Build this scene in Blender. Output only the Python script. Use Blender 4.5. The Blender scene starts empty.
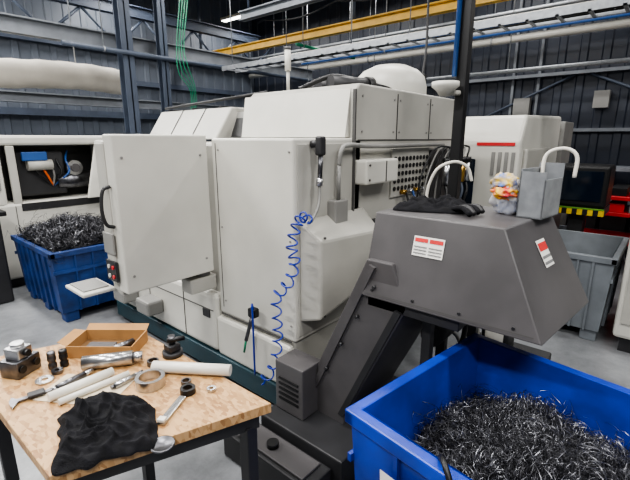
import bpy, bmesh, math, random
from mathutils import Vector, Matrix, noise
random.seed(7)
PI=math.pi
# ---------------------------------------------------------------- materials
MATS={}
def mat(name,col,rough=.5,metal=0.0,var=.06,scale=6.0,bump=0.0,bscale=60,emit=0,alpha=1.0,trans=0.0,col2=None,spec=None):
    if name in MATS: return MATS[name]
    m=bpy.data.materials.new(name); m.use_nodes=True
    nt=m.node_tree; N=nt.nodes; L=nt.links
    b=N['Principled BSDF']
    c=[(v/255.0)**2.2 for v in col]
    tc=N.new('ShaderNodeTexCoord')
    nz=N.new('ShaderNodeTexNoise'); nz.inputs['Scale'].default_value=scale; nz.inputs['Detail'].default_value=6
    L.new(tc.outputs['Object'],nz.inputs['Vector'])
    cr=N.new('ShaderNodeValToRGB')
    c2=[(v/255.0)**2.2 for v in col2] if col2 else [max(0,v*(1-var*2)) for v in c]
    c1=c if col2 else [min(1,v*(1+var)) for v in c]
    cr.color_ramp.elements[0].position=.35; cr.color_ramp.elements[1].position=.65
    cr.color_ramp.elements[0].color=(*c2,1); cr.color_ramp.elements[1].color=(*c1,1)
    L.new(nz.outputs['Fac'],cr.inputs['Fac']); L.new(cr.outputs['Color'],b.inputs['Base Color'])
    b.inputs['Roughness'].default_value=rough; b.inputs['Metallic'].default_value=metal
    if spec is not None: b.inputs['Specular IOR Level'].default_value=spec
    if bump:
        n2=N.new('ShaderNodeTexNoise'); n2.inputs['Scale'].default_value=bscale; n2.inputs['Detail'].default_value=3
        L.new(tc.outputs['Object'],n2.inputs['Vector'])
        bp=N.new('ShaderNodeBump'); bp.inputs['Strength'].default_value=bump; bp.inputs['Distance'].default_value=.01
        L.new(n2.outputs['Fac'],bp.inputs['Height']); L.new(bp.outputs['Normal'],b.inputs['Normal'])
    if emit:
        b.inputs['Emission Color'].default_value=(*c,1); b.inputs['Emission Strength'].default_value=emit
    if alpha<1: b.inputs['Alpha'].default_value=alpha
    if trans: b.inputs['Transmission Weight'].default_value=trans
    MATS[name]=m; return m
WHITE=mat('machine_white',(196,194,186),.40,var=.05,scale=2.5)
GREY=mat('machine_light_grey',(170,168,161),.42,var=.06,scale=2.5)
GREY2=mat('machine_mid_grey',(128,127,124),.5,var=.05)
SEAM=mat('panel_seam',(70,69,68),.6,var=.04)
DARK=mat('dark_grey_paint',(78,76,77),.42,var=.1,scale=4)
DARK2=mat('charcoal_paint',(42,42,44),.5,var=.12)
BLACK=mat('black_plastic',(20,20,22),.45,var=.1)
TEAL=mat('teal_base',(30,56,64),.5,var=.1)
STEEL=mat('steel',(190,190,192),.28,1.0,var=.08,scale=30)
STEELD=mat('steel_dark',(110,110,114),.35,1.0,var=.15,scale=30)
GALV=mat('galvanised',(150,153,157),.45,.6,var=.08,scale=20)
BLUEBIN=mat('blue_bin_plastic',(24,56,160),.36,var=.18,scale=5)
BLUEBIN2=mat('blue_bin_plastic_dirty',(34,60,112),.5,var=.2,scale=8)
GREYBIN=mat('grey_bin_plastic',(112,117,122),.5,var=.08)
BLUEHOSE=mat('blue_hose',(18,46,140),.3)
GREEN=mat('green_cable',(24,120,88),.5)
YEL=mat('yellow_crane_paint',(214,172,76),.5,var=.08)
HAZ=mat('hazard_yellow',(225,190,30),.5)
RED=mat('red_paint',(190,40,45),.45)
ORANGE=mat('orange_paint',(220,100,40),.5)
STEELBLUE=mat('steelwork_blue_grey',(62,70,84),.55,var=.08)
STEELGREY=mat('steelwork_grey',(108,112,118),.55,var=.08)
PIPEBLUE=mat('pipe_blue',(44,84,145),.4)
LABEL=mat('label_white',(228,226,220),.6,var=.02)
LRED=mat('label_red',(200,50,50),.6)
LGREY=mat('label_print',(120,120,120),.6)
CARD=mat('cardboard',(158,118,74),.8,var=.08,scale=12)
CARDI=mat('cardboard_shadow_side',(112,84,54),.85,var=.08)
PAPER=mat('paper',(196,182,160),.8,var=.05,scale=9)
NYLON=mat('nylon_white',(212,208,198),.35,var=.03)
FABRIC=mat('duct_fabric',(196,190,180),.8,var=.08,scale=3,bump=.2,bscale=6)
CLOTH=mat('black_cloth',(24,24,28),.9,var=.25,scale=40,bump=.5,bscale=300,spec=.3)
GLASS=mat('dark_glass',(20,30,42),.08,var=.1)
MONGREEN=mat('green_trim',(110,160,60),.4)
SWARF=mat('swarf_steel',(150,151,156),.38,.8,col2=(72,72,78),scale=25)
SWARF2=mat('swarf_dark',(66,66,70),.5,.6,var=.3,scale=25)
SWARFBASE=mat('swarf_bed',(34,34,38),.6,.4,var=.4,scale=60,bump=1,bscale=120)
BRASS=mat('brass',(190,150,80),.35,1.0)
BAG=mat('clear_plastic',(225,225,230),.15,var=.05,alpha=.5)

# ---------------------------------------------------------------- mesh builder
class B:
    def __init__(s,name): s.name=name; s.bm=bmesh.new(); s.mats=[]
    def mi(s,m):
        if m not in s.mats: s.mats.append(m)
        return s.mats.index(m)
    def put(s,t,m,M=None,smooth=False):
        i=s.mi(m)
        if M is not None: bmesh.ops.transform(t,matrix=M,verts=t.verts)
        for f in t.faces: f.material_index=i; f.smooth=smooth
        me=bpy.data.meshes.new('t'); t.to_mesh(me); t.free(); s.bm.from_mesh(me); bpy.data.meshes.remove(me)
    def raw(s,v,f,m,smooth=False):
        i=s.mi(m); me=bpy.data.meshes.new('t'); me.from_pydata(v,[],f)
        for p in me.polygons: p.material_index=i; p.use_smooth=smooth
        s.bm.from_mesh(me); bpy.data.meshes.remove(me)
    def box(s,x0,x1,y0,y1,z0,z1,m,bev=0,M=None,seg=2):
        t=bmesh.new(); bmesh.ops.create_cube(t,size=1)
        for v in t.verts: v.co=Vector(((x0+x1)/2+v.co.x*(x1-x0),(y0+y1)/2+v.co.y*(y1-y0),(z0+z1)/2+v.co.z*(z1-z0)))
        if bev: bmesh.ops.bevel(t,geom=t.edges[:],offset=bev,segments=seg,affect='EDGES',profile=.5)
        s.put(t,m,M)
    def prism(s,pts,ax,a0,a1,m,bev=0,M=None):
        def P(u,v,a):
            return {'x':(a,u,v),'y':(u,a,v),'z':(u,v,a)}[ax]
        t=bmesh.new(); n=len(pts)
        lo=[t.verts.new(P(u,v,a0)) for u,v in pts]; hi=[t.verts.new(P(u,v,a1)) for u,v in pts]
        t.faces.new(lo); t.faces.new(hi[::-1])
        for i in range(n): t.faces.new((lo[i],hi[i],hi[(i+1)%n],lo[(i+1)%n]))
        bmesh.ops.recalc_face_normals(t,faces=t.faces[:])
        if bev: bmesh.ops.bevel(t,geom=t.edges[:],offset=bev,segments=2,affect='EDGES',profile=.5)
        s.put(t,m,M)
    def hexa(s,lo,hi,m,bev=0):
        t=bmesh.new(); a=[t.verts.new(p) for p in lo]; b=[t.verts.new(p) for p in hi]; n=len(a)
        t.faces.new(a); t.faces.new(b[::-1])
        for i in range(n): t.faces.new((a[i],b[i],b[(i+1)%n],a[(i+1)%n]))
        bmesh.ops.recalc_face_normals(t,faces=t.faces[:])
        if bev: bmesh.ops.bevel(t,geom=t.edges[:],offset=bev,segments=2,affect='EDGES',profile=.5)
        s.put(t,m)
    def cyl(s,p0,p1,r,m,r2=None,seg=20,smooth=True):
        p0=Vector(p0);p1=Vector(p1);d=p1-p0
        t=bmesh.new(); bmesh.ops.create_cone(t,cap_ends=True,segments=seg,radius1=r,radius2=r if r2 is None else r2,depth=d.length)
        M=Matrix.Translation((p0+p1)/2)@d.to_track_quat('Z','Y').to_matrix().to_4x4()
        i=s.mi(m); bmesh.ops.transform(t,matrix=M,verts=t.verts)
        for f in t.faces: f.material_index=i; f.smooth=smooth and len(f.verts)==4
        me=bpy.data.meshes.new('t'); t.to_mesh(me); t.free(); s.bm.from_mesh(me); bpy.data.meshes.remove(me)
    def lathe(s,prof,c,m,axis=(0,0,1),seg=28,smooth=True):
        Q=Vector(axis).to_track_quat('Z','Y').to_matrix(); c=Vector(c)
        v=[];f=[]
        for r,h in prof:
            for k in range(seg):
                a=2*PI*k/seg; v.append(c+Q@Vector((r*math.cos(a),r*math.sin(a),h)))
        for i in range(len(prof)-1):
            for k in range(seg):
                f.append((i*seg+k,i*seg+(k+1)%seg,(i+1)*seg+(k+1)%seg,(i+1)*seg+k))
        s.raw(v,f,m,smooth)
    def ring(s,c,ro,ri,h,m,axis=(0,0,1),seg=32):
        s.lathe([(ri,0),(ro,0),(ro,h),(ri,h),(ri,0)],c,m,axis,seg,False)
    def tube(s,pts,r,m,seg=8):
        pts=[Vector(p) for p in pts]; v=[];f=[]; n=len(pts)
        up=Vector((0,0,1)); prev=None
        for i,p in enumerate(pts):
            d=(pts[min(i+1,n-1)]-pts[max(i-1,0)]).normalized()
            if prev is None:
                a=up if abs(d.z)<.9 else Vector((1,0,0)); u=d.cross(a).normalized()
            else:
                u=(prev-d*prev.dot(d)).normalized()
            prev=u; w=d.cross(u)
            for k in range(seg):
                t=2*PI*k/seg; v.append(p+u*math.cos(t)*r+w*math.sin(t)*r)
        for i in range(n-1):
            for k in range(seg): f.append((i*seg+k,i*seg+(k+1)%seg,(i+1)*seg+(k+1)%seg,(i+1)*seg+k))
        f.append(tuple(range(seg))[::-1]); f.append(tuple((n-1)*seg+k for k in range(seg)))
        s.raw(v,f,m,True)
    def done(s,parent=None):
        vs=s.bm.verts; xs=[v.co.x for v in vs];ys=[v.co.y for v in vs];zs=[v.co.z for v in vs]
        o=Vector(((min(xs)+max(xs))/2,(min(ys)+max(ys))/2,min(zs)))
        for v in vs: v.co-=o
        me=bpy.data.meshes.new(s.name); s.bm.to_mesh(me); s.bm.free()
        for m in s.mats: me.materials.append(m)
        ob=bpy.data.objects.new(s.name,me); ob.location=o; bpy.context.scene.collection.objects.link(ob)
        if parent: ob.parent=parent
        return ob
def spline(cp,n=12):
    cp=[Vector(p) for p in cp]; out=[]
    P=[cp[0]*2-cp[1]]+cp+[cp[-1]*2-cp[-2]]
    for i in range(1,len(P)-2):
        for k in range(n):
            t=k/n; a,b,c,d=P[i-1:i+3]
            out.append(.5*((2*b)+(c-a)*t+(2*a-5*b+4*c-d)*t*t+(3*b-a-3*c+d)*t**3))
    out.append(cp[-1]); return out

# ---------------------------------------------------------------- room shell
WX,WY=8.0,9.0
fm=bpy.data.materials.new('workshop_floor_epoxy'); fm.use_nodes=True
nt=fm.node_tree;N=nt.nodes;L=nt.links;b=N['Principled BSDF']
tc=N.new('ShaderNodeTexCoord');n1=N.new('ShaderNodeTexNoise');n1.inputs['Scale'].default_value=1.6;n1.inputs['Detail'].default_value=10;n1.inputs['Roughness'].default_value=.72
cr=N.new('ShaderNodeValToRGB');cr.color_ramp.elements[0].position=.35;cr.color_ramp.elements[1].position=.62
cr.color_ramp.elements[0].color=(.11,.115,.122,1);cr.color_ramp.elements[1].color=(.26,.268,.28,1)
L.new(tc.outputs['Object'],n1.inputs['Vector']);L.new(n1.outputs['Fac'],cr.inputs['Fac']);L.new(cr.outputs['Color'],b.inputs['Base Color'])
b.inputs['Roughness'].default_value=.3
f=B('floor'); f.box(-4,WX,-4,WY,-.1,0,fm); f.done()
CEIL=mat('ceiling_sheet',(120,122,126),.8,var=.08)
f=B('ceiling'); f.box(-4,WX+.3,-4,WY+.3,5.2,5.3,CEIL)
f.done()
CLAD=mat('cladding_dark_blue',(43,48,59),.5,var=.06,scale=2)
CLAD2=mat('cladding_grey',(84,90,100),.55,var=.06,scale=2)
def corrug(name,axis,a0,a1,w,m):
    o=B(name); pts=[];x=a0
    while x<a1:
        for dx,dd in ((0,0),(.17,0),(.19,.022),(.28,.022)):
            pts.append((x+dx,dd))
        x+=.30
    v=[];fc=[]
    for (u,d) in pts:
        for z in (0,5.2):
            v.append((w-d,u,z) if axis=='y' else (u,w-d,z))
    for i in range(len(pts)-1): fc.append((2*i,2*i+2,2*i+3,2*i+1))
    o.raw(v,fc,m)
    if axis=='y': o.box(w+.02,w+.1,a0,a1,0,5.2,m)
    else: o.box(a0,a1,w+.02,w+.1,0,5.2,m)
    return o.done()
corrug('wall_right','y',-4,WY,WX,CLAD)
corrug('wall_left','x',-4,WX,WY,CLAD2)
t=B('trim_1')
for z in (1.75,2.62): t.box(WX-.14,WX-.03,-4,WY-.1,z,z+.05,STEELGREY)
# diagonal wind bracing and wall conduits
t.cyl((WX-.08,-.6,1.8),(WX-.08,1.2,2.62),.02,STEELBLUE,seg=8); t.cyl((WX-.08,3.2,1.8),(WX-.08,1.4,2.62),.02,STEELBLUE,seg=8)
for y in (.2,1.9,2.3): t.box(WX-.07,WX-.03,y,y+.04,1.3,4.6,STEELGREY)
t.box(WX-.16,WX-.03,2.0,2.25,1.95,2.3,GREY2); t.box(WX-.16,WX-.03,.9,1.1,2.1,2.35,GREY2)
t.done()
t=B('trim_2')
for z,h in ((2.05,.12),(2.72,.1),(3.3,.1)): t.box(-4,WX-.2,WY-.14,WY-.03,z,z+h,STEELBLUE)
t.done()
# ---------------------------------------------------------------- steelwork
def ibeam(o,p0,p1,h,w,m,tk=.018):
    p0=Vector(p0);p1=Vector(p1);d=(p1-p0);Ln=d.length
    if abs(d.z)>.5*Ln: side=Vector((1,0,0)); up=Vector((0,1,0))
    else: up=Vector((0,0,1)); side=d.cross(up).normalized()
    M=Matrix((( d.normalized().x,side.x,up.x,p0.x),(d.normalized().y,side.y,up.y,p0.y),(d.normalized().z,side.z,up.z,p0.z),(0,0,0,1)))
    o.box(0,Ln,-w/2,w/2,h/2-tk,h/2,m,M=M); o.box(0,Ln,-w/2,w/2,-h/2,-h/2+tk,m,M=M); o.box(0,Ln,-tk/2,tk/2,-h/2,h/2,m,M=M)
o=B('steel_column'); ibeam(o,(3.05,6.1,0),(3.05,6.1,5.2),.16,.16,STEELBLUE); o.box(2.9,3.2,5.95,6.25,0,.02,STEELBLUE); o.done()
o=B('steel_column'); ibeam(o,(3.62,6.1,0),(3.62,6.1,5.2),.12,.12,STEELBLUE); o.box(3.5,3.74,6.0,6.22,0,.02,STEELBLUE); o.done()
o=B('overhead_steel_beam'); ibeam(o,(-2.5,6.32,2.98),(7.3,6.32,2.98),.2,.14,STEELGREY); o.done()
o=B('overhead_steel_beam'); ibeam(o,(-2.5,8.0,2.28),(7.3,8.0,2.28),.16,.14,STEELGREY); o.done()
o=B('overhead_steel_beam'); ibeam(o,(-2.5,8.0,3.9),(7.3,8.0,3.9),.2,.14,STEELBLUE)
for k in range(9): o.cyl((-2.2+1.1*k,8.0,3.8),(-1.65+1.1*k,8.0,3.3),.025,STEELBLUE,seg=8); o.cyl((-1.65+1.1*k,8.0,3.3),(-1.1+1.1*k,8.0,3.8),.025,STEELBLUE,seg=8)
o.box(-2.5,7.3,7.97,8.03,3.25,3.31,STEELBLUE)
o.done()
o=B('crane_runway_beam'); ibeam(o,(6.0,-3.5,3.42),(6.0,8.8,3.42),.14,.12,YEL); 
for y in (-3,1,4.3,8.5): o.cyl((6,y,3.5),(6,y,5.2),.025,STEELBLUE)
o.done()
o=B('crane_runway_beam'); ibeam(o,(5.0,-3.5,3.62),(5.0,5.9,3.62),.14,.12,STEELGREY)
for y in (-3,1,4.3,5.7): o.cyl((5,y,3.7),(5,y,5.2),.02,STEELBLUE)
o.tube([(5.09,-3.4+i*.15,3.52-.10*abs(math.sin(i*.32))) for i in range(61)],.013,BLACK,6)
o.done()
o=B('cable_tray')
o.box(4.55,4.57,-3,5.9,2.72,2.79,GALV);o.box(4.83,4.85,-3,5.9,2.72,2.79,GALV)
y=-3
while y<5.9: o.box(4.55,4.85,y,y+.03,2.72,2.735,GALV); y+=.25
for k in range(4): o.tube([(4.6+.05*k,-3+i*.5,2.75+.004*math.sin(i+k)) for i in range(18)],.014,BLACK if k!=1 else PIPEBLUE,6)
for y in (-2,.6,3.4,5.8): o.cyl((4.7,y,2.735),(4.7,y,5.2),.008,GALV,seg=8)
o.done()
def pipe(name,p0,p1,r,m,hang=None):
    o=B(name); o.cyl(p0,p1,r,m,seg=14)
    if hang:
        p0=Vector(p0);p1=Vector(p1)
        for k in hang:
            q=p0.lerp(p1,k); o.cyl(q,(q.x,q.y,5.2),.008,GALV,seg=8)
            o.ring(q-(p1-p0).normalized()*.01,r*1.25,r*.98,.02,GALV,axis=(p1-p0),seg=14)
    o.done()
pipe('air_supply_pipe',(7.7,-3.5,3.22),(7.7,8.8,3.22),.06,WHITE,(.1,.3,.5,.7,.9))
pipe('air_supply_pipe',(6.8,-3.5,2.6),(6.8,5.8,2.6),.03,GALV,(.15,.4,.6,.85))
pipe('air_supply_pipe',(7.4,-3.5,3.55),(7.4,8.8,3.55),.03,GALV,(.1,.9))
pipe('air_supply_pipe',(5.5,-3.5,3.0),(5.5,5.8,3.0),.035,WHITE,(.2,.45,.7,.95))
pipe('air_supply_pipe',(6.4,-3.5,3.05),(6.4,5.8,3.05),.022,PIPEBLUE,(.2,.8))
pipe('electrical_conduit',(2.2,6.0,2.80),(7.3,6.0,2.80),.03,STEELBLUE,(.1,.9))
pipe('electrical_conduit',(5.6,5.2,3.2),(7.3,5.2,3.2),.025,GREEN,(.1,.9))
o=B('ventilation_duct')
pts=[]
v=[];fc=[];ns=60;sg=20
for i in range(ns+1):
    x=-2.5+6.0*i/ns; r=.27*(1+.03*math.sin(i*1.9)+.03*noise.noise(Vector((i*.3,0,0))))
    sag=.04*math.sin(i*.21)
    for k in range(sg):
        a=2*PI*k/sg; v.append((x,6.95+r*math.cos(a)*.8,2.50-sag+r*.7*math.sin(a)))
for i in range(ns):
    for k in range(sg): fc.append((i*sg+k,i*sg+(k+1)%sg,(i+1)*sg+(k+1)%sg,(i+1)*sg+k))
fc.append(tuple(range(sg)));fc.append(tuple(ns*sg+k for k in range(sg)))
o.raw(v,fc,FABRIC,True)
for x in (-2,-.8,.4,1.6,2.7): o.cyl((x,6.95,2.65),(x,6.95,5.2),.01,GALV,seg=8)
o.done()
o=B('hanging_green_cables')
for k in range(4):
    o.tube(spline([(3.80+.02*k,5.9,5.1),(3.88+.04*k,5.88,4.0),(3.72+.04*k,5.85,3.05),(3.68+.05*k,5.8,2.6+.05*k),(3.9+.03*k,5.85,2.3),(3.8+.03*k,5.88,1.5)],10),.007,GREEN,6)
o.done()
o=B('crane_pendant_cable')
o.tube(spline([(3.9,1.95,5.15),(3.88,1.96,4.0),(3.84,1.93,3.0),(3.80,1.9,2.5),(3.72,1.88,2.2)],10),.012,DARK2,6); o.box(3.69,3.75,1.85,1.91,2.02,2.22,DARK2,.01); o.done()

# ---------------------------------------------------------------- main lathe
o=B('cnc_lathe')
o.box(1.66,3.6,1.62,3.95,0,.26,DARK2,.01)
o.box(1.545,1.66,1.52,3.75,.05,.19,TEAL,.01)
o.box(1.585,2.2,1.5,2.2,.5,1.65,WHITE,.014,seg=3)
o.box(1.60,2.2,1.515,2.2,.2,.52,GREY,.012)
o.box(1.56,1.64,1.53,2.22,.19,.47,WHITE,.02)
o.box(1.579,1.586,1.53,2.18,.496,.502,SEAM)
o.box(1.61,2.12,1.494,1.502,.53,1.62,GREY,.003)
o.box(1.582,1.586,2.155,2.159,.55,1.62,SEAM)
for z in (.6,1.1,1.58):
    o.cyl((1.579,1.53,z),(1.586,1.53,z),.006,GREY2,seg=8); o.cyl((1.579,2.13,z),(1.586,2.13,z),.006,GREY2,seg=8)
o.box(1.62,2.3,2.2,3.75,.5,1.62,GREY,.02)
o.box(1.555,1.7,2.215,3.75,.2,.62,WHITE,.03)
o.box(1.60,1.64,2.75,3.55,.95,1.5,GLASS,.01)
for y in (2.6,3.1,3.55): o.box(1.551,1.556,y-.003,y+.003,.22,.6,SEAM)
o.box(1.551,1.556,2.24,3.7,.50,.506,SEAM)
o.box(1.548,1.557,2.28,2.36,.44,.50,DARK2,.002)
for yy in (2.9,3.3): o.box(1.42,1.56,yy,yy+.2,.3,.42,GREY2,.02)
o.box(2.15,3.68,1.6,3.9,.26,1.62,GREY,.02)
o.prism([(2.13,1.2),(2.13,1.93),(2.17,1.97),(3.66,1.97),(3.7,1.93),(3.7,.6),(2.13,.6)],'y',1.5,2.46,GREY,.012)
o.prism([(2.13,1.655),(2.17,1.94),(2.13,1.94),(2.08,1.655)],'y',1.54,2.5,WHITE)
o.box(2.15,2.156,1.52,1.54,1.66,1.92,SEAM)
o.box(2.125,2.14,1.51,2.44,1.2,1.66,GREY)
for x in (2.62,3.12): o.box(x,x+.005,1.494,1.5,1.64,1.94,SEAM)
o.box(2.16,3.66,1.494,1.5,1.635,1.642,SEAM)
for x in (2.2,2.58,2.66,3.08,3.16,3.62):
    for z in (1.69,1.9): o.cyl((x,1.494,z),(x,1.502,z),.007,GREY2,seg=8)
o.prism([(2.1,1.64),(2.28,1.90),(3.4,1.9),(3.4,1.64)],'y',2.85,3.95,GREY,.012)
o.prism([(2.24,1.63),(2.34,1.86),(3.4,1.86),(3.4,1.63)],'y',2.44,2.87,GREY2,.005)
o.prism([(2.235,1.66),(2.30,1.81),(2.34,1.81),(2.34,1.66)],'y',2.54,2.82,BLACK)
for y in (3.0,3.4,3.8): o.box(2.28,2.75,y,y+.02,1.9,1.915,DARK2)
for y in (3.2,3.55): 
    o.prism([(2.096,1.645),(2.276,1.905),(2.29,1.90),(2.11,1.64)],'y',y,y+.006,SEAM)
o.tube([(2.3,2.45,1.99),(2.3,3.9,1.93)],.012,DARK2)
o.cyl((2.30,2.22,1.97),(2.30,2.22,2.12),.012,GREY); o.cyl((2.30,2.22,2.12),(2.30,2.22,2.26),.022,WHITE); o.cyl((2.30,2.22,2.26),(2.30,2.22,2.28),.024,DARK)
o.box(2.5,2.9,1.75,2.35,1.97,2.0,DARK)
for k in range(3):
    o.cyl((2.45+.1*k,1.95+.2*k,2.03),(2.75+.1*k,1.85+.2*k,2.03),.055,DARK2); o.cyl((2.75+.1*k,1.85+.2*k,2.03),(2.8+.1*k,1.835+.2*k,2.03),.065,BLACK)
o.tube(spline([(2.4,2.2,2.0),(2.5,2.0,2.08),(2.7,1.9,2.07),(2.9,1.7,2.0)]),.018,BLACK)
o.lathe([(.29,0),(.29,.08),(.27,.15),(.22,.2),(.13,.24),(.04,.25),(0,.25)],(3.12,1.86,1.97),WHITE,seg=36)
# end face details
o.box(2.10,2.112,1.48,1.5,.6,1.93,SEAM)
o.box(2.12,2.50,1.40,1.5,1.37,1.52,WHITE,.012)
o.box(2.34,2.345,1.395,1.4,1.38,1.51,SEAM)
for z in (1.40,1.49): o.cyl((2.15,1.393,z),(2.15,1.40,z),.007,SEAM,seg=8)
o.box(1.86,1.98,1.43,1.5,1.16,1.30,GREY2,.008); o.box(1.84,1.93,1.425,1.5,1.06,1.14,GREY2,.006)
o.cyl((1.92,1.46,1.3),(1.92,1.46,1.5),.012,GREY2)
o.tube(spline([(1.92,1.46,1.5),(1.93,1.45,1.58),(2.0,1.45,1.61),(2.3,1.45,1.60),(3.2,1.45,1.60),(3.3,1.45,1.58),(3.34,1.45,1.5),(3.34,1.45,1.3)]),.014,GREY2)
o.hexa([(1.62,1.5,.62),(2.24,1.5,.62),(2.24,1.5,1.22),(1.62,1.5,1.22)],[(1.64,1.36,.66),(2.18,1.33,.80),(2.18,1.33,1.10),(1.64,1.36,1.12)],GREY,.016)
for (x,z) in ((1.645,.68),(1.645,1.13)): o.cyl((x+.03,1.355,z),(x+.03,1.365,z),.007,SEAM,seg=8)
o.box(2.56,3.12,1.485,1.5,1.24,1.58,GREY,.003)
for i in range(10):
    for k in range(5): o.cyl((2.60+.054*i,1.478,1.30+.052*k),(2.60+.054*i,1.486,1.30+.052*k),.016,BLACK,seg=8)
for i in range(4): o.cyl((2.7+.1*i,1.44,1.27),(2.7+.1*i,1.485,1.27),.018,(BRASS,STEEL)[i%2],seg=10)
o.box(3.15,3.62,1.42,1.5,1.15,1.56,DARK,.008)
for k in range(5):
    x=3.12+.1*k
    o.cyl((x,1.33,1.30),(x,1.33,1.46),.028,(STEEL,BRASS)[k%2],seg=12); o.cyl((x,1.33,1.46),(x,1.33,1.5),.036,BLACK,seg=10)
    o.tube(spline([(x,1.33,1.30),(x-.05,1.3,1.2),(x-.15,1.36,1.0),(2.8,1.46,.9)]),.013,(BLACK,DARK,BLACK,STEELBLUE,BLACK)[k],6)
    o.tube(spline([(x,1.33,1.5),(x+.04,1.34,1.58),(x-.1,1.40,1.56),(x-.25,1.42,1.35),(x-.3,1.42,1.1)]),.008,(BLACK,GREY2)[k%2],6)
for k in range(4): o.tube(spline([(2.7+.1*k,1.44,1.27),(2.68+.1*k,1.40,1.15),(2.62+.08*k,1.42,1.0),(2.6,1.44,.8)]),.009,(BLACK,PIPEBLUE,BLACK,GREY2)[k],6)
o.box(2.3,3.6,1.45,1.52,.3,1.12,DARK2,.01)
lathe=o.done()

# ---- control panel pod
o=B('machine_control_panel')
o.box(.975,1.555,2.2,2.30,.80,1.67,WHITE,.010,seg=3)
o.box(.965,1.5,2.28,2.40,.84,1.64,GREY,.02)
for z in (.9,1.55):
    for x in (1.02,1.5): o.cyl((x,2.194,z),(x,2.2,z),.007,GREY2,seg=10)
o.tube(spline([(.97,2.26,1.18),(.93,2.26,1.2),(.915,2.26,1.28),(.93,2.26,1.38),(.97,2.26,1.4)],6),.010,DARK2)
o.box(.955,.97,2.27,2.39,.86,.98,DARK2,.004)
for k in range(2):
    for j in range(2): o.cyl((.948,2.30+.05*k,.89+.055*j),(.956,2.30+.05*k,.89+.055*j),.012,(RED,WHITE)[k],seg=12)
o.box(.955,.967,2.27,2.39,1.02,1.14,GREY2,.003)
o.box(.80,.98,2.36,2.62,.79,.81,WHITE,.006)
o.box(.82,.96,2.40,2.60,.81,.818,GREY2,.002)
o.box(1.0,1.47,2.395,2.41,1.15,1.56,GLASS,.004)
o.box(.99,1.55,2.30,2.42,.76,.86,GREY,.015)
o.cyl((1.53,2.3,.72),(1.53,2.3,.82),.05,GREY2); o.box(1.4,1.6,2.24,2.36,.66,.76,GREY,.01)
o.done()

# ---------------------------------------------------------------- chip conveyor
o=B('chip_conveyor')
lo=[(1.5,1.0,.95),(1.5,.25,.95),(2.08,.19,.95),(2.08,1.0,.95)]
hi=[(1.60,1.0,1.325),(1.60,.44,1.325),(2.08,.385,1.325),(2.08,1.0,1.325)]
o.hexa(lo,hi,DARK,.006)
o.box(1.52,2.04,.55,.98,.90,.955,DARK2,.004)
XF=lambda z:1.5+(z-.95)/.375*.10
def fq(y0,y1,z0,z1,off,m):
    o.raw([(XF(z0)-off,y0,z0),(XF(z0)-off,y1,z0),(XF(z1)-off,y1,z1),(XF(z1)-off,y0,z1)],[(0,1,2,3)],m)
y0,y1,z0,z1=.655,.79,1.17,1.25
fq(y0,y1,z0,z1,.003,LABEL); hh=z1-z0; ym=(y0+y1)/2
for a,c in ((ym+.004,y1-.005),(y0+.005,ym-.004)):
    fq(a,c,z1-hh*.28,z1-hh*.08,.005,LRED)
    for k in range(3): fq(a,c,z0+hh*(.12+.16*k),z0+hh*(.18+.16*k),.005,LGREY)
fq(.28,.99,.968,.972,.003,SEAM)
for k in range(4): o.cyl((XF(.985)-.006,.35+.2*k,.985),(XF(.985)+.004,.35+.2*k,.985),.006,DARK2,seg=8)
def labe(x0,x1,z0,z1,off,m):
    def yy(x,z):
        t=(z-.95)/.375; a=.25-(x-1.5)/.58*.06; c=.44-(x-1.6)/.48*.055; return a+(c-a)*t
    o.raw([(x,yy(x,z)-off,z) for x,z in ((x0,z0),(x1,z0),(x1,z1),(x0,z1))],[(0,1,2,3)],m)
labe(1.79,1.88,1.15,1.25,.004,LABEL); labe(1.795,1.875,1.21,1.24,.006,LRED)
for k in range(2): labe(1.795,1.875,1.16+.022*k,1.17+.022*k,.006,LGREY)
tr=[(1.42,.0),(1.40,.22),(.99,1.12),(.86,1.12),(.78,.93),(1.10,.25),(1.12,.0)]
o.prism(tr,'x',1.52,2.02,DARK,.006)
o.prism([(1.37,.22),(.97,1.10),(.94,1.09),(1.34,.21)],'x',1.505,1.52,DARK)
o.prism([(1.13,.26),(.83,.92),(.80,.91),(1.10,.25)],'x',1.505,1.52,DARK2)
for k in range(5):
    y=1.3-.09*k; z=.32+.17*k; o.cyl((1.5,y,z),(1.52,y,z),.008,DARK2,seg=8)
o.box(1.30,2.1,.95,1.5,.02,.2,DARK2,.008)
o.box(1.40,1.56,1.28,1.48,.2,.49,DARK,.006)
for k in range(5): o.box(1.393,1.40,1.31,1.45,.27+.03*k,.28+.03*k,BLACK)
o.cyl((1.95,.85,.62),(2.2,.85,.62),.06,DARK2); o.box(1.6,1.64,.7,.74,0,.92,DARK2); o.box(1.95,1.99,.62,.66,0,.95,DARK2)
o.box(1.6,1.99,.66,.7,.28,.32,DARK2)
o.tube(spline([(2.0,.78,.9),(2.08,.72,.75),(2.1,.75,.5),(2.05,.85,.25),(2.0,.9,.2)]),.014,BLACK,6)
o.tube(spline([(2.1,.85,.62),(2.16,.78,.55),(2.14,.7,.35),(2.2,.66,.2),(2.24,.60,.02)]),.012,GREY2,6)
conv=o.done()
o=B('coolant_tank')
o.box(1.12,1.29,1.0,1.60,.0,.15,DARK2,.008); o.box(1.14,1.27,1.05,1.5,.15,.165,DARK,.004); o.cyl((1.2,1.3,.165),(1.2,1.3,.19),.03,BLACK); o.done()
o=B('coolant_pump')
o.box(2.3,2.75,.40,.85,0,.35,DARK2,.01)
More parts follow.
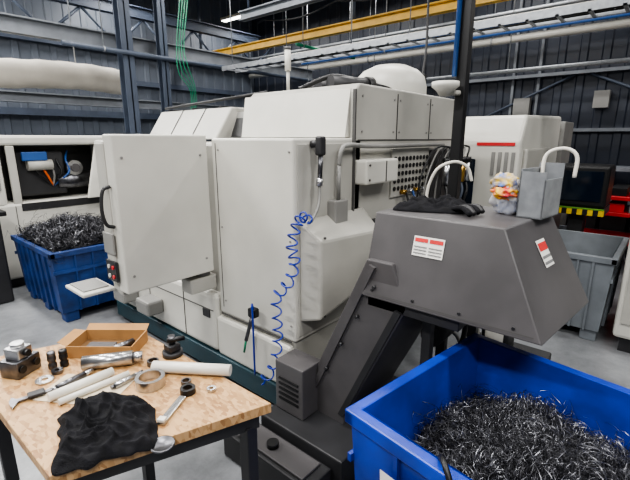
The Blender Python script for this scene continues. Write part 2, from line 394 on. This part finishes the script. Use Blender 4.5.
for k in range(3):
    x=2.38+.13*k; o.cyl((x,.65,.35),(x,.65,.62),.05,(GREY,DARK2,GREY2)[k]); o.lathe([(.055,.0),(.055,.04),(.03,.06),(0,.06)],(x,.65,.62),DARK2)
    o.tube(spline([(x,.65,.60),(x+.03,.75,.70),(x+.02,.80,.55),(x,.78,.36)]),.016,(BLACK,GREY,BLACK)[k],6)
o.done()

# vertical black post with cup
o=B('black_support_post')
o.box(2.445,2.505,.97,1.03,0,5.2,BLACK,.006)
o.box(2.38,2.57,.91,1.09,0,.015,BLACK)
o.cyl((2.425,1.03,1.99),(2.425,1.03,5.2),.014,PIPEBLUE,seg=12)
o.cyl((2.44,1.0,1.90),(2.38,1.03,1.90),.015,GREY)
o.lathe([(.0,0),(.03,0),(.05,.03),(.075,.05),(.075,.075),(.06,.075),(.04,.04),(0,.03)],(2.35,1.045,1.88),WHITE)
o.done()
o=B('white_flexible_hose')
o.tube(spline([(2.07,.985,1.335),(2.07,.97,1.42),(2.08,.93,1.50),(2.14,.87,1.53),(2.19,.82,1.50),(2.21,.80,1.43)]),.008,NYLON)
o.done()

# ---------------------------------------------------------------- things on hood
def blob(o,outline,z0,h,m,seed=0,n=26,freq=9.0,seglen=64,smooth=True):
    cx=sum(p[0] for p in outline)/len(outline); cy=sum(p[1] for p in outline)/len(outline)
    ol=spline([(p[0],p[1],0) for p in outline+[outline[0]]],max(3,seglen//len(outline)))[:-1]
    v=[];f=[];K=len(ol)
    for i in range(n+1):
        s=i/n
        for p in ol:
            w=1+.10*noise.noise(Vector((p.x*25+seed,p.y*25,3)))
            x=cx+(p.x-cx)*s*w; y=cy+(p.y-cy)*s*w
            a=noise.noise(Vector((x*freq+seed,y*freq*1.6,0)))
            r=1-abs(noise.noise(Vector((x*freq*1.3+seed*2,y*freq*1.3,5))))*2.6
            r2=1-abs(noise.noise(Vector((x*freq*2.6+seed*2+y*8,y*freq*2.0,9))))*2.4
            e=max(0,(1-s**7))
            z=z0+.004+h*e*(.25+.35*a+.5*max(0,r)**2+.32*max(0,r2)**2)
            v.append((x,y,max(z0+.003,z)))
    for i in range(n):
        for k in range(K): f.append((i*K+k,i*K+(k+1)%K,(i+1)*K+(k+1)%K,(i+1)*K+k))
    b0=len(v)
    for k in range(K): 
        q=v[n*K+k]; v.append((q[0],q[1],z0+.0005))
    for k in range(K): f.append((n*K+k,n*K+(k+1)%K,b0+(k+1)%K,b0+k))
    o.raw(v,f,m,smooth)
o=B('black_work_gloves')
blob(o,[(1.95,.97),(2.0,.9),(2.0,.78),(1.93,.68),(1.86,.65),(1.78,.68),(1.72,.80),(1.68,.96),(1.82,.98)],1.327,.05,CLOTH,3)
for k in range(4): o.tube(spline([(1.78+.02*k,.72,1.345),(1.74+.03*k,.66-.01*k,1.36),(1.70+.035*k,.61-.005*k,1.342)],5),.011,(CLOTH,DARK2)[k%2])
o.done()
BAGC=mat('bag_print',(225,190,60),.4,col2=(60,110,190),scale=22)
BAGR=mat('bag_print_red',(210,60,70),.4,col2=(225,190,60),scale=30)
o=B('plastic_bag')
def pillow(o,c,sx,sy,sz,m,seed,rx=0):
    t=bmesh.new(); bmesh.ops.create_icosphere(t,subdivisions=4,radius=1)
    for v in t.verts:
        d=v.co.copy(); w=1+.34*noise.noise(d*2.2+Vector((seed,0,0)))+.2*noise.noise(d*6+Vector((seed,4,0)))
        v.co=Vector((c[0]+d.x*sx*w,c[1]+d.y*sy*w,max(1.327,c[2]+d.z*sz*w)))
    o.put(t,m,smooth=True)
pillow(o,(1.93,.54,1.40),.055,.06,.09,BAG,1); pillow(o,(1.92,.55,1.46),.045,.055,.04,BAGC,5); pillow(o,(1.90,.54,1.42),.045,.05,.03,BAGR,8); pillow(o,(1.95,.53,1.35),.05,.045,.03,PIPEBLUE,9)
o.done()
o=B('sheet_metal_tray')
M=Matrix.Translation((1.95,.415,1.327))@Matrix.Rotation(math.radians(-8),4,'Z')
o.box(-.09,.10,-.05,.05,0,.006,GALV,M=M); o.box(-.09,-.085,-.05,.05,0,.19,GALV,M=M); o.box(.095,.10,-.05,.05,0,.22,GALV,M=M)
o.box(-.09,.10,-.05,-.045,0,.16,GALV,M=M); o.box(-.09,.10,.045,.05,0,.2,GALV,M=M)
o.tube([M@Vector(p) for p in spline([(.08,.03,.14),(.10,.03,.25),(.12,-.03,.28),(.13,-.08,.25),(.12,-.085,.16)],8)],.008,NYLON)
o.done()

# ---------------------------------------------------------------- hoses and guns
o=B('air_blow_gun')
o.cyl((1.72,1.49,1.62),(1.72,1.44,1.62),.02,DARK2); o.box(1.70,1.745,1.41,1.455,1.56,1.66,DARK2,.01)
o.cyl((1.72,1.43,1.56),(1.715,1.43,1.44),.013,STEELD); o.cyl((1.715,1.43,1.44),(1.71,1.43,1.40),.018,STEEL)
o.tube(spline([(1.71,1.43,1.40),(1.70,1.42,1.34),(1.67,1.41,1.28),(1.62,1.41,1.22)]),.008,GREY2)
o.done()
o=B('coiled_air_hose')
path=spline([(1.61,1.41,1.225),(1.56,1.42,1.25),(1.52,1.43,1.20),(1.50,1.44,1.10),(1.50,1.42,1.02),(1.50,1.47,.90),(1.49,1.55,.80),(1.49,1.55,.66),(1.48,1.54,.54),(1.47,1.57,.38),(1.47,1.68,.22)],30)
path=[Vector((1.62,1.43,1.30)),*path][1:]
n=len(path); turns=18; hp=[]
for i in range((n-1)*4+1):
    u=i/4; j=int(u); fr=u-j; p=path[j].lerp(path[min(j+1,n-1)],fr)
    d=(path[min(j+1,n-1)]-path[max(j-1,0)]).normalized(); a=d.cross(Vector((1,0,0))).normalized(); bb=d.cross(a)
    th=2*PI*turns*u/(n-1); r=.03*min(1,u/8+.2,(n-1-u)/8+.2)
    hp.append(p+a*r*math.cos(th)+bb*r*math.sin(th)*.8)
o.tube(hp,.005,BLUEHOSE,6); o.done()
o=B('air_blow_gun')
o.box(1.50,1.55,1.76,1.82,.60,.66,BLACK,.012); o.cyl((1.53,1.80,.62),(1.50,1.84,.44),.012,STEELD); o.cyl((1.5,1.84,.44),(1.49,1.85,.36),.007,GREEN)
o.tube(spline([(1.52,1.78,.65),(1.49,1.76,.70),(1.48,1.745,.6),(1.48,1.745,.25)]),.006,BLUEHOSE); o.done()

# ---------------------------------------------------------------- swarf
def swarf(o,surf,n,rmin,rmax,mats,seed,w=.0022,frac=.34):
    rnd=random.Random(seed); data={m:([],[]) for m in mats}
    for c in range(n):
        m=mats[0] if rnd.random()<frac else mats[-1]; V,Fc=data[m]
        p=Vector(surf(rnd)); ax=Vector((rnd.gauss(0,1),rnd.gauss(0,1),rnd.gauss(0,.45))).normalized()
        u=ax.orthogonal().normalized(); q=ax.cross(u); r=rmin+(rmax-rmin)*rnd.random()**2.2; tn=rnd.uniform(.6,4.0); pitch=rnd.uniform(.5,2.4)*r
        st=int(tn*9)+3; ww=w*rnd.uniform(.4,1.4); ph=rnd.uniform(0,6.28); g=rnd.uniform(-.3,.3)
        b0=len(V); bend=Vector((rnd.gauss(0,1),rnd.gauss(0,1),rnd.gauss(0,.4)))*r*.9
        for i in range(st):
            t=i/(st-1); th=ph+2*PI*tn*t; rr=r*(1+g*t)
            cc=p+ax*pitch*tn*(t-.5)+bend*(t-.5)**2*4+(u*math.cos(th)+q*math.sin(th))*rr
            V.append(cc); V.append(cc+ax*ww)
        for i in range(st-1): Fc.append((b0+2*i,b0+2*i+1,b0+2*i+3,b0+2*i+2))
    for m,(V,Fc) in data.items():
        if V: o.raw(V,Fc,m,True)
def bin_mesh(o,M,lx,ly,h,m,th=.03,taper=.035,ribs=True):
    def P(x,y,z): return M@Vector((x,y,z))
    X,Y=lx/2,ly/2; bx,by=X-taper,Y-taper; z0=.1
    def quad(a): o.raw([P(*p) for p in a],[(0,1,2,3)],m)
    cs=[(1,1),(-1,1),(-1,-1),(1,-1)]
    for i in range(4):
        a=cs[i]; c=cs[(i+1)%4]
        quad([(a[0]*bx,a[1]*by,z0),(c[0]*bx,c[1]*by,z0),(c[0]*X,c[1]*Y,h),(a[0]*X,a[1]*Y,h)])
        quad([(a[0]*(bx-th),a[1]*(by-th),z0+.03),(a[0]*(X-th),a[1]*(Y-th),h),(c[0]*(X-th),c[1]*(Y-th),h),(c[0]*(bx-th),c[1]*(by-th),z0+.03)])
    quad([(-bx,-by,z0),(bx,-by,z0),(bx,by,z0),(-bx,by,z0)]); quad([(-bx,-by,z0+.03),(bx,-by,z0+.03),(bx,by,z0+.03),(-bx,by,z0+.03)])
    for a in (0,1):
        for sgn in (-1,1):
            if a==0: o.box(-X-.015,X+.015,sgn*Y-.028 if sgn>0 else -Y-.015,sgn*Y+.015 if sgn>0 else -Y+.028,h-.05,h,m,.006,M)
            else: o.box(sgn*X-.028 if sgn>0 else -X-.015,sgn*X+.015 if sgn>0 else -X+.028,-Y-.015,Y+.015,h-.0499,h+.0001,m,.006,M)
    if ribs:
        k=7
        for i in range(1,k):
            yy=-by+2*by*i/k
            for sg in (-1,1):
                o.hexa([P(sg*bx,yy-.008,z0),P(sg*bx,yy+.008,z0),P(sg*(bx+.022),yy+.008,z0),P(sg*(bx+.022),yy-.008,z0)],[P(sg*X,yy-.008,h-.04),P(sg*X,yy+.008,h-.04),P(sg*(X+.012),yy+.008,h-.04),P(sg*(X+.012),yy-.008,h-.04)],m)
        for i in range(1,5):
            xx=-bx+2*bx*i/5
            for sg in (-1,1):
                o.hexa([P(xx-.008,sg*by,z0),P(xx+.008,sg*by,z0),P(xx+.008,sg*(by+.022),z0),P(xx-.008,sg*(by+.022),z0)],[P(xx-.008,sg*Y,h-.04),P(xx+.008,sg*Y,h-.04),P(xx+.008,sg*(Y+.012),h-.04),P(xx-.008,sg*(Y+.012),h-.04)],m)
        o.box(-X-.005,X+.005,-Y-.005,-Y+.01,h-.2,h-.17,m,0,M); o.box(-X-.005,X+.005,Y-.01,Y+.005,h-.2,h-.17,m,0,M)
    for sx in (-1,1):
        for sy in (-1,0,1): o.box(sx*(bx-.08)-.06,sx*(bx-.08)+.06,sy*(by-.07)-.06,sy*(by-.07)+.06,0,z0,m,.01,M)
def heap(o,M,lx,ly,hf,m,n=50):
    v=[];f=[]
    for i in range(n+1):
        for j in range(n+1):
            x=(i/n-.5)*lx;y=(j/n-.5)*ly; v.append(M@Vector((x,y,hf(x,y))))
    for i in range(n):
        for j in range(n): f.append((i*(n+1)+j,(i+1)*(n+1)+j,(i+1)*(n+1)+j+1,i*(n+1)+j+1))
    o.raw(v,f,m,True)
ang=math.atan2(-.12,.8); e1=Vector((math.cos(ang),math.sin(ang),0)); e2=Vector((math.sin(ang),-math.cos(ang),0))
c=Vector((.99,.69,0))+e1*.41+e2*.6
MB=Matrix.Translation(c)@Matrix.Rotation(ang,4,'Z')
o=B('blue_scrap_bin'); bin_mesh(o,MB,.82,1.2,.78,BLUEBIN)
o.raw([MB@Vector(p) for p in [(-.424,.45,.53),(-.424,.29,.53),(-.432,.29,.66),(-.432,.45,.66)]],[(0,1,2,3)],LABEL)
o.done()
def hb(x,y): 
    return .52+.14*math.exp(-((x-.05)**2+(y-.15)**2)/.12)+.05*noise.noise(Vector((x*5,y*5,1)))+.03*noise.noise(Vector((x*16,y*16,2)))
o=B('metal_swarf_pile')
heap(o,MB,.72,1.1,lambda x,y:hb(x,y)-.03,SWARFBASE,60)
def sf(r):
    x=r.uniform(-.34,.34);y=r.uniform(-.5,.53); return MB@Vector((x,y,hb(x,y)+r.uniform(-.03,.03)))
swarf(o,sf,9000,.004,.034,[SWARF,SWARF2],11,.0018)
o.done()
o=B('black_power_cable')
o.tube([MB@Vector(p) for p in spline([(-.30,.33,.64),(-.34,.30,.72),(-.395,.27,.80),(-.435,.22,.79),(-.455,.12,.6),(-.46,.0,.3),(-.47,-.05,.01)],10)],.009,BLACK); o.done()

M2=Matrix.Translation((1.55,4.52,0))
o=B('blue_scrap_bin'); bin_mesh(o,M2,.82,1.1,.68,BLUEBIN2); o.done()
def hb2(x,y): return .60+.24*math.exp(-(x*x*5+y*y*3))+.05*noise.noise(Vector((x*5,y*5,7)))
o=B('metal_swarf_pile'); heap(o,M2,.74,1.02,lambda x,y:hb2(x,y)-.03,SWARFBASE,30)
def sf2(r):
    x=r.uniform(-.36,.36);y=r.uniform(-.5,.5); return M2@Vector((x,y,hb2(x,y)+r.uniform(-.03,.04)))
swarf(o,sf2,2600,.008,.05,[SWARF,SWARF2],5,.004,.15); o.done()

M3=Matrix.Translation((4.33,.63,0))
o=B('grey_storage_bin'); bin_mesh(o,M3,.95,.80,.74,GREYBIN); o.done()
o=B('white_machine_cabinet')
o.box(3.82,4.8,-1.2,.17,.12,1.31,WHITE,.03); o.box(3.87,4.75,-1.15,.12,0,.12,DARK2)
o.box(3.805,3.822,-.5,.13,.25,.95,GREY,.003); o.box(3.81,3.822,.05,.12,1.05,1.15,RED,.002); o.box(3.795,3.806,.04,.10,.76,.86,LABEL,.002); o.box(3.79,3.796,.045,.095,.82,.85,LRED)
o.done()
o=B('machining_center')
o.prism([(4.2,.5),(4.2,1.62),(4.32,1.86),(5.8,1.9),(5.8,.5)],'y',1.10,3.0,WHITE,.03)
o.box(4.3,5.7,1.15,2.9,0,.52,DARK2); o.box(4.19,4.21,1.15,1.5,1.58,1.61,RED); o.box(4.185,4.2,1.5,2.4,.8,1.45,GLASS,.01)
o.box(4.3,5.2,1.06,1.11,.7,1.55,GREY,.02)
for k in range(4): o.box(4.188,4.2,1.14+.06*k,1.17+.06*k,1.30,1.52,GREY2)
o.done()
o=B('electrical_cabinet')
o.box(6.05,6.6,1.1,1.7,0,1.85,GREY2,.01); o.box(6.035,6.05,1.15,1.65,.2,1.8,GREY,.004); o.box(6.02,6.035,1.2,1.23,.9,1.1,BLACK); o.done()
o=B('computer_terminal')
o.box(5.4,5.9,.50,1.0,.9,1.36,BLACK,.03); o.box(5.385,5.4,.55,.95,.97,1.30,GLASS,.005); o.box(5.38,5.4,.5,1.0,.885,.90,MONGREEN)
for k in range(10): o.box(5.38,5.42,.5+.05*k,.55+.05*k,.82,.88,(HAZ,BLACK)[k%2])
o.box(5.42,5.9,.5,1.0,.82,.9,DARK2)
o.box(5.55,5.75,.7,.85,.1,.82,DARK2); o.box(5.4,5.9,.55,.95,0,.1,DARK2,.01); o.done()
o=B('red_tool_trolley')
for z in (.35,.7,.9): o.box(6.3,6.95,-.1,.9,z,z+.05,RED,.008)
for x in (6.32,6.93):
    for y in (-.08,.86): o.box(x-.02,x+.02,y-.02,y+.02,.08,1.05,RED); o.cyl((x,y-.02,.05),(x,y+.02,.05),.05,BLACK)
for k in range(4): o.box(6.35,6.8,-.05+.22*k,.12+.22*k,.95,1.05+.04*(k%2),(WHITE,ORANGE,BLACK,WHITE)[k],.005); o.box(6.35,6.8,-.05+.22*k,.12+.22*k,.75,.85,(ORANGE,GREY2,RED,WHITE)[k],.005)
o.done()
o=B('storage_rack')
for y in (-1.0,.3,1.6,2.9): 
    for x in (7.2,7.7): o.box(x-.03,x+.03,y-.03,y+.03,0,1.3,STEELBLUE)
for z in (.3,.75,1.2): o.box(7.17,7.73,-1.0,2.9,z,z+.05,STEELGREY)
rr=random.Random(3)
for z in (.35,.8):
    y=-.9
    while y<2.5:
        w=rr.uniform(.2,.4); o.box(7.26,7.66,y,y+w,z,z+rr.uniform(.15,.3),rr.choice([GREY2,DARK,DARK2,DARK,PIPEBLUE]),.005); y+=w+.05
o.done()

# background machine at left
o=B('cnc_milling_machine')
def mm(x0,x1,y0,y1,z0,z1,m,b=0): o.box(x0,x1,y0,y1,z0,z1,m,b)
mm(.4,3.0,5.45,6.0,.1,.95,WHITE,.03); mm(.5,2.9,5.5,5.95,0,.1,DARK2)
mm(.4,1.25,5.45,6.0,.9,1.62,WHITE,.05); mm(2.3,3.0,5.45,6.0,.9,1.62,WHITE,.04); mm(.4,3.0,5.8,6.0,.9,1.62,DARK,.02); mm(.4,3.0,5.46,6.0,1.57,1.68,WHITE,.03)
mm(1.35,2.3,5.79,5.8,.95,1.55,BLACK)
mm(1.4,1.9,5.6,5.78,1.0,1.5,DARK2,.02); o.cyl((1.8,5.65,1.15),(2.2,5.65,1.15),.10,STEELD); o.cyl((1.5,5.55,1.35),(1.75,5.55,1.35),.06,GREY)
for k in range(5): o.tube(spline([(1.5+.12*k,5.7,1.5),(1.52+.1*k,5.6,1.4),(1.6+.08*k,5.55,1.25),(1.75,5.6,1.1)],6),.012,(BLACK,ORANGE,GREY2,BLACK,PIPEBLUE)[k],6)
o.cyl((2.0,5.56,1.3),(2.0,5.62,1.3),.09,STEEL); o.cyl((2.0,5.53,1.3),(2.0,5.57,1.3),.05,DARK)
o.box(1.45,1.70,5.50,5.54,1.40,1.5,PIPEBLUE,.01); mm(.95,1.2,5.43,5.45,1.1,1.5,GREY2,.01); mm(.98,1.17,5.42,5.43,1.3,1.47,GLASS)
for k in range(4): o.cyl((1.0+.045*k,5.42,1.18),(1.0+.045*k,5.43,1.18),.012,(RED,GREEN,BLACK,HAZ)[k],seg=10)
mm(1.30,1.38,5.46,5.5,.93,1.57,GREY,.01); mm(2.28,2.34,5.44,5.5,.93,1.57,GREY,.01)
for x in (1.3,2.25): mm(x,x+.006,5.444,5.45,.15,.92,SEAM)
mm(1.36,2.3,5.44,5.46,.86,.94,DARK2)
o.hexa([(2.0,5.28,.95),(2.75,5.3,.95),(2.75,5.34,.95),(2.0,5.32,.95)],[(2.2,5.38,1.6),(2.75,5.38,1.6),(2.75,5.42,1.6),(2.2,5.42,1.6)],WHITE,.01)
o.done()
o=B('operator_stand')
mm(.75,1.05,5.0,5.25,0,.9,DARK2,.02); mm(.7,1.1,4.95,5.3,.9,.95,BLACK,.01); o.done()

# ---------------------------------------------------------------- workbench
OSB=bpy.data.materials.new('osb_board'); OSB.use_nodes=True
nt=OSB.node_tree;N=nt.nodes;L=nt.links;b=N['Principled BSDF']
tc=N.new('ShaderNodeTexCoord');vo=N.new('ShaderNodeTexVoronoi');vo.inputs['Scale'].default_value=1.0
mp=N.new('ShaderNodeMapping');mp.inputs['Scale'].default_value=(90,40,40);mp.inputs['Rotation'].default_value=(0,0,.6)
L.new(tc.outputs['Object'],mp.inputs['Vector']);L.new(mp.outputs['Vector'],vo.inputs['Vector'])
cr=N.new('ShaderNodeValToRGB');e=cr.color_ramp
e.elements[0].color=(.27,.135,.05,1);e.elements[1].color=(.48,.295,.14,1);e.elements[1].position=.8
x=e.elements.new(.4);x.color=(.39,.225,.095,1)
sp=N.new('ShaderNodeSeparateColor');L.new(vo.outputs['Color'],sp.inputs['Color']);L.new(sp.outputs[0],cr.inputs['Fac'])
L.new(cr.outputs['Color'],b.inputs['Base Color']);b.inputs['Roughness'].default_value=.5
o=B('workbench')
pts=[(.82,.89),(.80,1.77),(.215,1.98),(.235,1.105)]
o.prism(pts,'z',.765,.80,OSB,.002)
o.prism([(.80,.93),(.78,1.72),(.25,1.91),(.27,1.14)],'z',.70,.765,DARK2)
for (x,y) in ((.775,.96),(.755,1.70),(.29,1.18),(.27,1.85)): o.box(x-.022,x+.022,y-.022,y+.022,0,.71,DARK2,.003)
o.done()
T=.801
o=B('black_t_shirt')
blob(o,[(.331,1.33),(.375,1.35),(.418,1.388),(.507,1.324),(.556,1.206),(.516,1.07),(.457,.994),(.375,1.042),(.306,1.053),(.245,1.125),(.29,1.197)],T,.05,CLOTH,1,n=60,freq=10,seglen=180)
o.done()
o=B('steel_clamping_block')
M=Matrix.Translation((.345,1.735,T))@Matrix.Rotation(.5,4,'Z')
o.box(-.05,.05,-.04,.04,0,.065,STEELD,.004,M); o.box(-.03,.03,-.032,.032,.065,.105,STEEL,.004,M)
for s in (-1,1): o.cyl(M@Vector((s*.03,-.041,.033)),M@Vector((s*.03,-.046,.033)),.014,BLACK,seg=16)
o.cyl(M@Vector((0,0,.105)),M@Vector((0,0,.12)),.022,STEEL); o.cyl(M@Vector((0,-.032,.085)),M@Vector((0,-.047,.085)),.012,BLACK)
o.done()
for (x,y) in ((.43,1.675),(.465,1.66)):
    o=B('threaded_collet')
    o.lathe([(0,0),(.013,0),(.015,.004),(.015,.02),(.012,.024),(.012,.03),(.015,.034),(.015,.05),(.012,.054),(.015,.058),(.014,.068),(.006,.07),(0,.066)],(x,y,T),STEELD if x<.45 else BLACK); o.done()
o=B('cardboard_tray')
M=Matrix.Translation((.635,1.665,T))@Matrix.Rotation(math.radians(-50),4,'Z')
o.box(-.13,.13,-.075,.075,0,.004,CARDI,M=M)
for s in (-1,1):
    o.box(-.13,.13,s*.075-.002,s*.075+.002,0,.05,CARD,M=M); o.box(s*.13-.002,s*.13+.002,-.075,.075,0,.05,CARD,M=M)
o.hexa([M@Vector(p) for p in [(-.13,.077,.05),(.13,.077,.05),(.13,.080,.05),(-.13,.080,.05)]],[M@Vector(p) for p in [(-.13,.105,.065),(.13,.105,.065),(.13,.108,.064),(-.13,.108,.064)]],CARD)
o.hexa([M@Vector(p) for p in [(-.132,-.07,.05),(-.132,.07,.05),(-.135,.07,.05),(-.135,-.07,.05)]],[M@Vector(p) for p in [(-.17,-.06,.06),(-.17,.06,.06),(-.173,.06,.059),(-.173,-.06,.059)]],CARD)
o.box(-.09,.02,-.05,.03,.006,.016,DARK,M=M); o.cyl(M@Vector((.04,-.04,.02)),M@Vector((.09,.03,.02)),.014,STEELD)
o.done()
o=B('steel_shaft'); o.cyl((.50,1.575,T+.027),(.645,1.475,T+.027),.027,STEEL); o.cyl((.645,1.475,T+.027),(.675,1.455,T+.027),.02,STEEL); o.done()
o=B('boring_fixture')
o.cyl((.78,1.42,T),(.78,1.42,T+.02),.04,DARK2); o.box(.755,.805,1.395,1.445,T+.02,T+.05,DARK2,.006); o.cyl((.78,1.42,T+.05),(.78,1.42,T+.085),.014,STEELD)
o.cyl((.76,1.42,T+.07),(.82,1.39,T+.07),.01,BLACK); o.done()
o=B('paper_sheet')
M=Matrix.Translation((.455,1.43,T))@Matrix.Rotation(math.radians(-58),4,'Z')
o.box(-.14,.13,-.08,.08,0,.0015,PAPER,M=M); o.done()
def rod(nm,p0,p1,r,m,m2=None,r2=None):
    o=B(nm); a=Vector((p0[0],p0[1],T+.002+r));b=Vector((p1[0],p1[1],T+.002+r)); o.cyl(a,b,r,m)
    if m2: 
        d=(b-a).normalized(); o.cyl(b,b+d*.03,r2,m2); o.cyl(a,a-d*.012,r*.7,m2)
    o.done()
rod('nylon_rod',(.345,1.45),(.555,1.45),.016,NYLON)
rod('nylon_rod',(.36,1.405),(.59,1.40),.011,NYLON)
rod('machined_shaft',(.385,1.50),(.485,1.52),.011,STEELD,STEEL,.008)
rod('machined_shaft',(.52,1.36),(.60,1.37),.010,STEEL,STEELD,.008)
rod('plastic_tube',(.665,1.36),(.835,1.12),.021,NYLON)
def rng(nm,c,ro,ri,h,m): o=B(nm); o.ring((c[0],c[1],T),ro,ri,h,m); o.done()
rng('steel_ring',(.615,1.29),.05,.037,.035,STEEL); rng('steel_ring',(.69,1.41),.022,.015,.02,STEELD)
rng('rubber_ring',(.675,1.15),.026,.015,.02,BLACK); rng('steel_washer',(.38,1.605),.03,.012,.006,STEEL); rng('steel_washer',(.43,1.63),.02,.008,.012,STEELD)
rng('steel_washer',(.735,1.10),.016,.008,.01,STEEL); rng('steel_ring',(.70,1.20),.018,.012,.015,STEELD)
o=B('glass_disc'); o.lathe([(0,0),(.034,0),(.034,.005),(.03,.005),(.028,.003),(0,.003)],(.485,.985,T),STEELD); o.done()
o=B('steel_flat_bar'); M=Matrix.Translation((.585,1.10,T))@Matrix.Rotation(math.radians(30),4,'Z')
o.box(-.07,.07,-.012,.012,0,.01,STEEL,.002,M); o.box(-.07,-.05,-.012,.012,.01,.02,NYLON,.002,M); o.done()
o=B('vernier_caliper'); M=Matrix.Translation((.335,1.52,T+.004))@Matrix.Rotation(math.radians(-10),4,'Z')
o.box(-.08,.07,-.008,.008,0,.005,STEELD,M=M); o.box(-.03,.02,-.02,.014,.004,.014,DARK2,.003,M)
o.prism([(-.08,.008),(-.06,.008),(-.072,.03)],'z',0,.005,STEELD,M=M); o.prism([(-.08,-.008),(-.055,-.008),(-.075,-.045)],'z',0,.005,STEELD,M=M); o.done()

# ---------------------------------------------------------------- lights
LE=mat('lamp_tube',(255,252,245),.5,emit=8)
def lamp(x,y,z=4.3,ln=1.5,e=120):
    o=B('ceiling_lamp')
    o.box(x-.08,x+.08,y-ln/2,y+ln/2,z,z+.06,WHITE,.01); o.box(x-.06,x+.06,y-ln/2+.02,y+ln/2-.02,z-.012,z,LE)
    for s in (-1,1): o.cyl((x,y+s*ln*.4,z+.06),(x,y+s*ln*.4,5.2),.006,GALV,seg=6)
    ob=o.done()
    ld=bpy.data.lights.new('lamp_area','AREA'); ld.shape='RECTANGLE'; ld.size=.3; ld.size_y=ln; ld.energy=e; ld.color=(1,.985,.96)
    l=bpy.data.objects.new('lamp_light',ld); bpy.context.scene.collection.objects.link(l); l.parent=ob
    l.location=(0,0,z-.03-ob.location.z)
for x in (-1.5,1.2,4.0,6.7):
    for y in (-1.2,2.2,5.2,7.8): lamp(x,y,e={-1.5:165,1.2:105,4.0:66,6.7:46}[x]*(1.35 if y==7.8 else 1))
w=bpy.data.worlds.new('W'); bpy.context.scene.world=w; w.use_nodes=True
w.node_tree.nodes['Background'].inputs[0].default_value=(.9,.94,1,1); w.node_tree.nodes['Background'].inputs[1].default_value=.16
sc=bpy.context.scene
sc.view_settings.view_transform='AgX'
sc.view_settings.look='AgX - Medium High Contrast'
sc.view_settings.exposure=.02
cam=bpy.data.cameras.new('camera'); co=bpy.data.objects.new('camera',cam); sc.collection.objects.link(co); sc.camera=co
cam.sensor_width=36; cam.lens=36*415/630; cam.clip_start=.02
p=math.radians(13.8); h=math.atan2(.649,.760)
fwd=Vector((math.cos(h)*math.cos(p),math.sin(h)*math.cos(p),-math.sin(p)))
co.location=(0,0,1.65); co.rotation_euler=fwd.to_track_quat('-Z','Y').to_euler()
